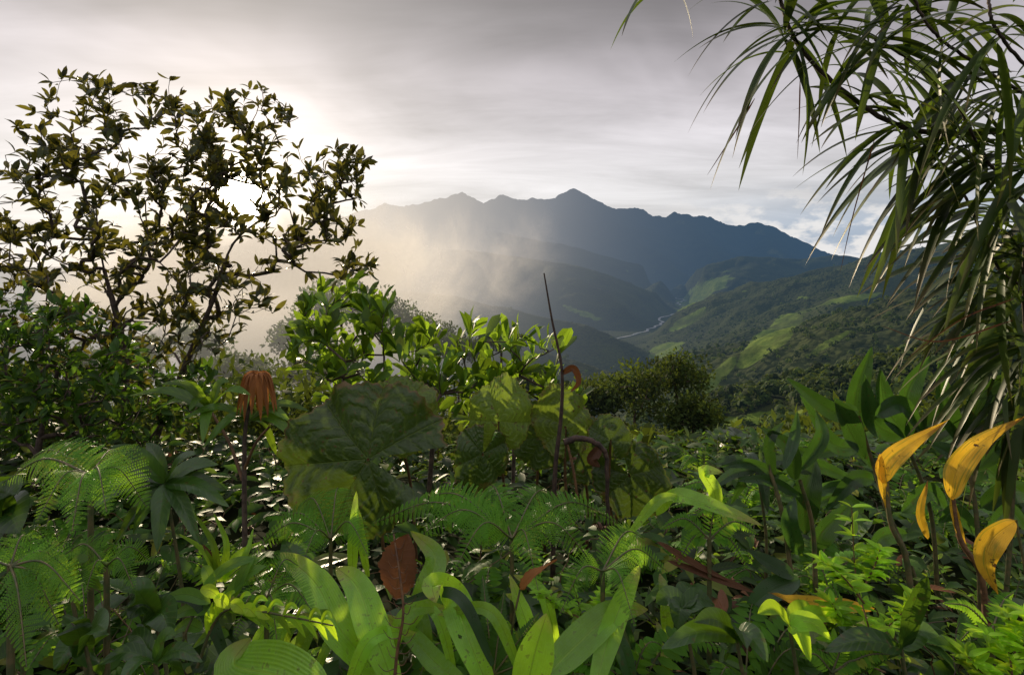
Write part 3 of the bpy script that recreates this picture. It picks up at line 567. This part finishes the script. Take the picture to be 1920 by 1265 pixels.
blade(g,[W(742,1125,1.85),W(750,1060,1.85),W(765,1000,1.85)],px(84,1.85),nh=(-.2,-1,.1),shape='ell',mat='brown',wave=.06,rn=.5,fold=.15,rag=.18,rows=40)
g.build('dead_leaf_stalk')
plant('dead_leaf',[([(975,1105),(1000,1075),(1045,1050)],30,dict(mat='rust',rn=.6)),],shape='taper',Y=2.,stem=[([(975,1105),(960,1180),(950,1290)],4,4)],wave=.08,rag=.3,twist=.6)
plant('yellowing_leaf_plant',[([(1640,1140),(1560,1135),(1490,1125),(1440,1110)],34,dict(shape='taper',rn=.6)),([(1905,975),(1860,1010),(1848,1060),(1872,1115)],54,dict(shape='taper',rn=.5,nh=(-.6,-1,0)))],mat='yellow',Y=2.0,stem=[([(1640,1140),(1680,1200),(1700,1290)],5,5),([(1905,975),(1925,1100),(1930,1300)],5,5)],wave=.06)
def cane(name,stems,blades,Y=3.):
    g=Geo()
    for s in stems:
        P=[W(a,b,Y+R(-.05,.05)) for a,b in s];P[0][2]=min(P[0][2],ground(P[0][0],P[0][1]));tube(g,P,.012,.008,'stem')
    for pts,w,*o in blades:
        k=dict(mat='cane',shape='lance',nh=(-.25+R(-.4,.4),-1,.35),fold=.5,wave=.04);k.update(o[0] if o else {});y=Y+R(-.15,.15)
        P=[W(p[0],p[1],y+R(-.04,.04)) for p in pts];blade(g,P,px(w,y),**k)
    g.build(name)
cane('cane_plant',[[(1740,1120),(1700,1040),(1665,960),(1640,880),(1610,780)],[(1760,1120),(1745,960),(1700,830)]],[
 ([(1600,830),(1605,740),(1635,648)],42),([(1610,770),(1560,770),(1475,708)],38),([(1620,860),(1590,800),(1565,745)],44,dict(shape='ell')),([(1610,840),(1560,830),(1500,740)],34),
 ([(1640,880),(1600,840),(1520,850),(1480,830)],24),([(1700,830),(1700,740),(1745,665)],42),([(1700,820),(1660,760),(1650,690)],40),([(1690,820),(1640,790),(1620,700)],40),
 ([(1640,900),(1600,900),(1545,960)],32),([(1710,830),(1760,770),(1800,720)],34),([(1720,820),(1800,800),(1850,770)],34),([(1600,900),(1520,870),(1465,885)],26),
 ([(1610,900),(1530,920),(1470,925)],24),([(1600,940),(1540,1000),(1530,1040)],40,dict(shape='ell')),([(1640,780),(1690,760),(1740,830)],34),([(1620,960),(1570,930),(1500,960)],26),([(1690,960),(1740,920),(1780,960)],34),([(1700,1000),(1650,1010),(1620,1080)],34)])
cane('cane_plant',[[(1530,1080),(1525,1000),(1500,900)],[(1500,1080),(1470,980),(1440,870)]],[
 ([(1510,1000),(1510,930),(1530,860)],50,dict(shape='ell')),([(1490,900),(1480,840),(1425,800)],32),([(1470,880),(1490,820),(1495,770)],22),([(1480,900),(1410,870),(1350,875)],22),
 ([(1500,930),(1440,900),(1380,900)],22),([(1500,1040),(1480,980),(1490,930)],34),([(1450,900),(1440,830),(1470,790)],24),([(1500,880),(1540,820),(1530,770)],28)],2.7)
cane('cane_plant',[[(1840,1100),(1830,960),(1800,820)],[(1880,1100),(1900,900),(1890,780)]],[
 ([(1800,830),(1770,760),(1760,680)],42),([(1800,820),(1840,740),(1900,700)],40),([(1830,880),(1880,820),(1930,800)],40),([(1810,900),(1780,850),(1740,830)],34),([(1890,800),(1850,740),(1850,680)],40),([(1840,950),(1900,920),(1950,940)],44),([(1890,850),(1940,780),(1960,700)],44),([(1830,1000),(1790,960),(1760,980)],34),([(1850,1000),(1890,960),(1930,1000)],38),([(1800,900),(1850,880),(1890,930)],36)],2.8)
plant('yellow_leaf_cane',[([(1655,905),(1665,868),(1710,830),(1780,786)],44,dict(shape='taper',rn=.7)),([(1650,850),(1655,910),(1672,975)],16,dict(shape='lance',rn=.8)),([(1783,935),(1795,880),(1840,828),(1925,778)],50,dict(shape='taper',rn=.8)),([(1783,930),(1795,985),(1815,1040)],15,dict(shape='lance',rn=.6)),([(1740,1010),(1725,960),(1740,900)],16,dict(shape='lance',rn=.5))],mat='yellow',Y=2.4,nh=(-.4,-1,.45),fold=.35,wave=.07,rows=40,stem=[([(1662,900),(1670,980),(1700,1050),(1715,1200)],8,12,2.4,'stem'),([(1787,935),(1800,1010),(1840,1080),(1850,1200)],8,12,2.4,'redstem')])
def minishrub(name,stems,Y,L=.07,mat='bright'):
    g=Geo();P=[];D=[];N=[]
    for s in stems:
        pts=[W(a,b,Y+R(-.05,.05)) for a,b in s];C=tube(g,pts,.0035,.0015,'redstem',5,16)
        for i in range(3,16):
            for q in range(4):
                a=R(0,6.28);P.append(C[i]);D.append([math.cos(a),math.sin(a),R(.2,.7)]);N.append([0,-.3,1])
    n=len(P);l=L*R(.7,1.2,n);leaves(g,P,D,N,l,l*.32,.4,.25,5,3,'lance',mat,R(.3,.95,n));g.build(name)
minishrub('small_leaf_shrub',[[(1650,1270),(1630,1180),(1605,1080),(1597,950)],[(1640,1200),(1680,1160),(1720,1120)],[(1620,1130),(1580,1080),(1540,1050)],[(1630,1180),(1580,1160),(1560,1130)],[(1620,1100),(1640,1060),(1650,1030)],[(1660,1260),(1590,1230),(1560,1200)]],1.9,.06)
minishrub('small_leaf_shrub',[[(1900,1300),(1890,1220),(1850,1190)],[(1910,1290),(1900,1200),(1890,1150)],[(1880,1300),(1840,1260),(1815,1230)],[(1900,1240),(1930,1190),(1925,1150)]],1.8)
minishrub('small_leaf_shrub',[[(1080,1250),(1090,1160),(1070,1080)],[(1090,1160),(1040,1130),(1010,1110)],[(1085,1180),(1120,1140),(1135,1110)]],2.1,.045)
minishrub('small_leaf_shrub',[[(900,1050),(905,980),(900,940)],[(905,1000),(940,960),(950,940)],[(905,1000),(880,960),(870,945)]],2.6,.06)
# ---------------------------------------------------------------- bamboo overhanging right
g=Geo();P=[];D=[];N=[];LL=[];WW=[]
culms=[[(1455,-20,2.3),(1500,90,2.3),(1600,185,2.35),(1720,245,2.4),(1950,262,2.5),(2150,400,2.7),(2200,1000,2.9)],[(1640,75,2.2),(1700,110,2.2),(1790,190,2.3),(1850,300,2.4),(1960,420,2.5)],[(1700,-30,2.),(1750,60,2.1),(1830,120,2.2),(1960,200,2.4)],[(1850,-30,2.),(1870,60,2.),(1960,160,2.2)],[(1240,-70,2.2),(1400,-60,2.2),(1640,-40,2.2),(2000,-50,2.2)],[(1700,240,2.5),(1800,350,2.5),(1870,500,2.6),(1960,560,2.6)],[(1960,260,2.6),(1920,480,2.6),(1930,700,2.7),(1960,900,2.8)]]
for i,c in enumerate(culms): tube(g,[W(*p) for p in c],.005 if i else .007,.007 if i else .014,'bark',6,40,.0015)
wh=[(1485,65,2.3,26,240,(-.5,.2)),(1455,0,2.3,14,190,(-.4,.2)),(1560,60,2.3,12,180,(-.2,.2)),(1650,85,2.2,22,220,(-.2,.3)),(1640,200,2.35,8,170,(-.4,.1)),(1705,232,2.4,20,215,(-.6,.3)),(1765,262,2.4,28,250,(-.5,.2)),(1800,190,2.3,12,200,(-.1,.2)),(1870,60,2.,14,220,(-.2,.2)),(1760,40,2.1,14,200,(0,.3)),(1890,170,2.2,16,220,(-.3,.2)),(1885,275,2.4,22,240,(-.4,.2)),(1830,340,2.5,18,220,(-.4,.1)),(1880,400,2.5,18,220,(-.3,.0)),(1860,490,2.6,20,210,(-.5,-.1)),(1900,560,2.6,24,230,(-.5,-.2)),(1920,640,2.6,24,220,(-.5,-.2)),(1930,720,2.7,16,200,(-.3,-.4)),(1920,480,2.6,14,220,(-.4,0)),(1240,-30,2.2,5,160,(.1,-.3)),(1940,330,2.4,12,220,(-.4,0)),(1930,20,2.1,10,200,(-.4,.1)),(1700,10,2.1,10,170,(-.4,.2)),(1910,790,2.7,14,150,(-.3,-.4)),(1880,620,2.9,20,180,(-.2,.3)),(1900,520,2.9,20,180,(-.2,.3)),(1910,430,2.8,16,180,(-.2,.3))]
for (u,v,Y,n,l,bias) in wh:
    c=W(u,v,Y)
    for q in range(n):
        a=R(0,6.283);d=np.array([math.cos(a)*1.1+bias[0]*1.2,R(-.45,.45),math.sin(a)*.75+bias[1]+.1])
        P.append(c+rng.normal(0,.025,3)+nz(d)*.01);D.append(nz(d));N.append([R(-.6,.6),R(-.8,.3),1]);LL.append(l/F*Y*R(.6,1.1));WW.append(px(17,Y)*R(.75,1.2))
P=np.array(P);LL=np.array(LL)
leaves(g,P,D,N,LL,WW,R(.2,.7,len(P)),.35,16,3,'lance','bamboo',grav=.36)
for a in [[(1415,185),(1370,260),(1325,330)],[(1640,260),(1600,400),(1575,512)],[(1500,150),(1498,230),(1495,300)],[(1900,600),(1760,640),(1650,610)],[(1900,560),(1800,600),(1690,680)]]:
    blade(g,[W(p[0],p[1],2.35) for p in a],.008,nh=(.3,-1,.1),shape='grass',mat='brown',cols=3,rn=.0)
g.build('bamboo')
# ---------------------------------------------------------------- mist banks
def mistbank(name,Y,u0,u1,v0,v1,alpha,sc,seed,skew=0.,thr=(.35,.65),al0=.6,ea=.3,eb=.5):
    m,t=newmat(name+'_mat');p=t.pos();q=t.v('SCALE',p,1./Y);q=t.v('ADD',q,(seed,seed*2,0.))
    n=t.noise(q,sc,5,.6,.8);mask=t.attr('rnd')
    al=t.m('MULTIPLY',t.sm(t.m('ADD',mask,t.m('MULTIPLY',t.m('SUBTRACT',n,.5),1.5)),thr[0],thr[1]),alpha,clamp=True)
    al=t.m('MULTIPLY',al,t.sm(mask,0.,.3))
    tl=t.n.new('ShaderNodeBsdfTranslucent');tl.inputs[0].default_value=(al0,al0*.98,al0*.97,1)
    tr=t.n.new('ShaderNodeBsdfTransparent');mx=t.n.new('ShaderNodeMixShader');t.set(mx.inputs[0],al);t.l.new(tr.outputs[0],mx.inputs[1]);t.l.new(tl.outputs[0],mx.inputs[2])
    o=t.n.new('ShaderNodeOutputMaterial');t.l.new(mx.outputs[0],o.inputs[0])
    g=Geo();a=np.linspace(0,1,40);b=np.linspace(0,1,30);B,A=np.meshgrid(b,a,indexing='ij')
    u=u0+(u1-u0)*A+skew*(B-.5);v=v0+(v1-v0)*B;Yy=Y*(1+.12*np.sin(A*5+seed)+.05*np.sin(B*4))
    V=np.stack([(u-960)/F*Yy,Yy,CZ-(v-490)/F*Yy],-1)
    def s(x): x=np.clip(x,0,1);return x*x*(3-2*x)
    mk=s(A/ea)*s((1-A)/eb)*s(B/.45)*s((1-B)/.4);g.add(V,gridfaces(30,40),m,np.zeros((1200,3)),mk.ravel());g.build(name)
mistbank('mist_bank',2100,50,1120,320,690,.88,5.,7.7,-200,(.0,1.0),.56,.2,.55)
mistbank('mist_bank',800,0,1110,390,770,.72,6.,1.3,-260,(.0,1.05),.50,.2,.55)
mistbank('mist_bank',130,150,1000,470,740,.42,4.5,5.2,-60,(.2,1.2),.5,.3,.5)
# ---------------------------------------------------------------- world
w=bpy.data.worlds.new('World');scene.world=w;w.use_nodes=True;t=NT(w.node_tree)
tc=t.n.new('ShaderNodeTexCoord').outputs['Generated'];x,y,z=t.sep(tc)
sky=t.n.new('ShaderNodeTexSky');sky.sky_type='NISHITA';sky.sun_disc=False
sky.sun_elevation=math.asin(LAMPV[2]);sky.sun_rotation=math.atan2(LAMPV[0],LAMPV[1])
ca=t.v('DOT_PRODUCT',tc,tuple(SUNV));ang=t.m('ARCCOSINE',t.m('MINIMUM',ca,1.))
zz=t.m('ADD',t.m('MAXIMUM',z,0.),.16);pv=t.comb(t.m('DIVIDE',x,zz),t.m('DIVIDE',y,zz),0.)
n1=t.noise(pv,.8,4,.55,.8);n2=t.noise(t.v('MULTIPLY',pv,(.5,1.4,1.)),1.6,5,.6,.5)
el=t.m('ADD',z,t.m('MULTIPLY',t.m('SUBTRACT',n1,.5),.30))
base=t.sm(el,.15,.43,.70,.16);base=t.m('ADD',base,t.sm(z,.45,.8,0.,.75))  # unseen overhead sky brightened, added as fill for the foreground
base=t.m('ADD',base,t.m('MULTIPLY',t.sm(y,.2,-.5),.30))  # sky behind the camera raised too, added fill on leaf fronts
base=t.m('MULTIPLY',base,t.m('ADD',.42,t.m('MULTIPLY',n2,1.1)))
base=t.m('MULTIPLY',base,t.m('SUBTRACT',1.,t.m('MULTIPLY',t.m('EXPONENT',t.m('MULTIPLY',ang,-1/.12)),.25)))
col=t.mix(t.sm(z,.05,.35),(.98,.98,1.01),(1.03,.955,1.04));col=t.mix(1.,col,t.comb(base,base,base),'MULTIPLY')
bm=t.m('MULTIPLY',t.sm(x,.2,.45),t.sm(z,.14,.03));cn=t.noise(t.v('MULTIPLY',tc,(1.,1.,2.4)),11.,5,.6)
th=t.m('ADD',t.m('ADD',cn,t.m('MULTIPLY',z,-2.)),t.sm(z,.0,.012,.3,0.));blue=t.mix(t.sm(th,.34,.46),(.33,.43,.57),(.84,.83,.83))
col=t.mix(t.m('MULTIPLY',bm,.85),col,blue)
g1=t.m('MULTIPLY',t.m('EXPONENT',t.m('MULTIPLY',ang,-1/.34)),.70)
q=t.m('DIVIDE',ang,.030);g2=t.m('MULTIPLY',t.m('EXPONENT',t.m('MULTIPLY',t.m('MULTIPLY',q,q),-1.)),24.)
g3=t.m('MULTIPLY',t.m('EXPONENT',t.m('MULTIPLY',ang,-1/.05)),1.4)
glow=t.mix(1.,(1.,.94,.84),t.comb(g1,g1,g1),'MULTIPLY');glow3=t.mix(1.,(1.,.78,.50),t.comb(g3,g3,g3),'MULTIPLY');core=t.mix(1.,(1.,.88,.68),t.comb(g2,g2,g2),'MULTIPLY')
col=t.mix(t.m('MULTIPLY',t.m('EXPONENT',t.m('MULTIPLY',ang,-1/.25)),.8),col,t.mix(1.,col,(1.,.90,.80),'MULTIPLY'))
tot=t.v('ADD',t.v('ADD',col,glow),t.v('ADD',core,glow3))
bg1=t.n.new('ShaderNodeBackground');t.set(bg1.inputs[0],tot);bg1.inputs[1].default_value=1.
bg2=t.n.new('ShaderNodeBackground');t.l.new(sky.outputs[0],bg2.inputs[0]);bg2.inputs[1].default_value=.05
ms=t.n.new('ShaderNodeMixShader');ms.inputs[0].default_value=.93;t.l.new(bg2.outputs[0],ms.inputs[1]);t.l.new(bg1.outputs[0],ms.inputs[2])
o=t.n.new('ShaderNodeOutputWorld');t.l.new(ms.outputs[0],o.inputs[0])
l=bpy.data.lights.new('sun','SUN');l.energy=5.;l.angle=math.radians(.6);l.color=(1,.82,.56)
lo=bpy.data.objects.new('sun',l);scene.collection.objects.link(lo);lo.rotation_euler=Vector(-LAMPV).to_track_quat('-Z','Y').to_euler()
cam=bpy.data.cameras.new('camera');cam.lens=21;cam.sensor_width=36;cam.shift_y=-142.5/1920;cam.clip_start=.05;cam.clip_end=100000
co=bpy.data.objects.new('camera',cam);scene.collection.objects.link(co);co.location=(0,0,CZ);co.rotation_euler=(math.radians(90),0,0);scene.camera=co
scene.view_settings.view_transform='Standard';scene.view_settings.look='None';scene.view_settings.exposure=0
print('faces',sum(len(m.polygons) for m in bpy.data.meshes))
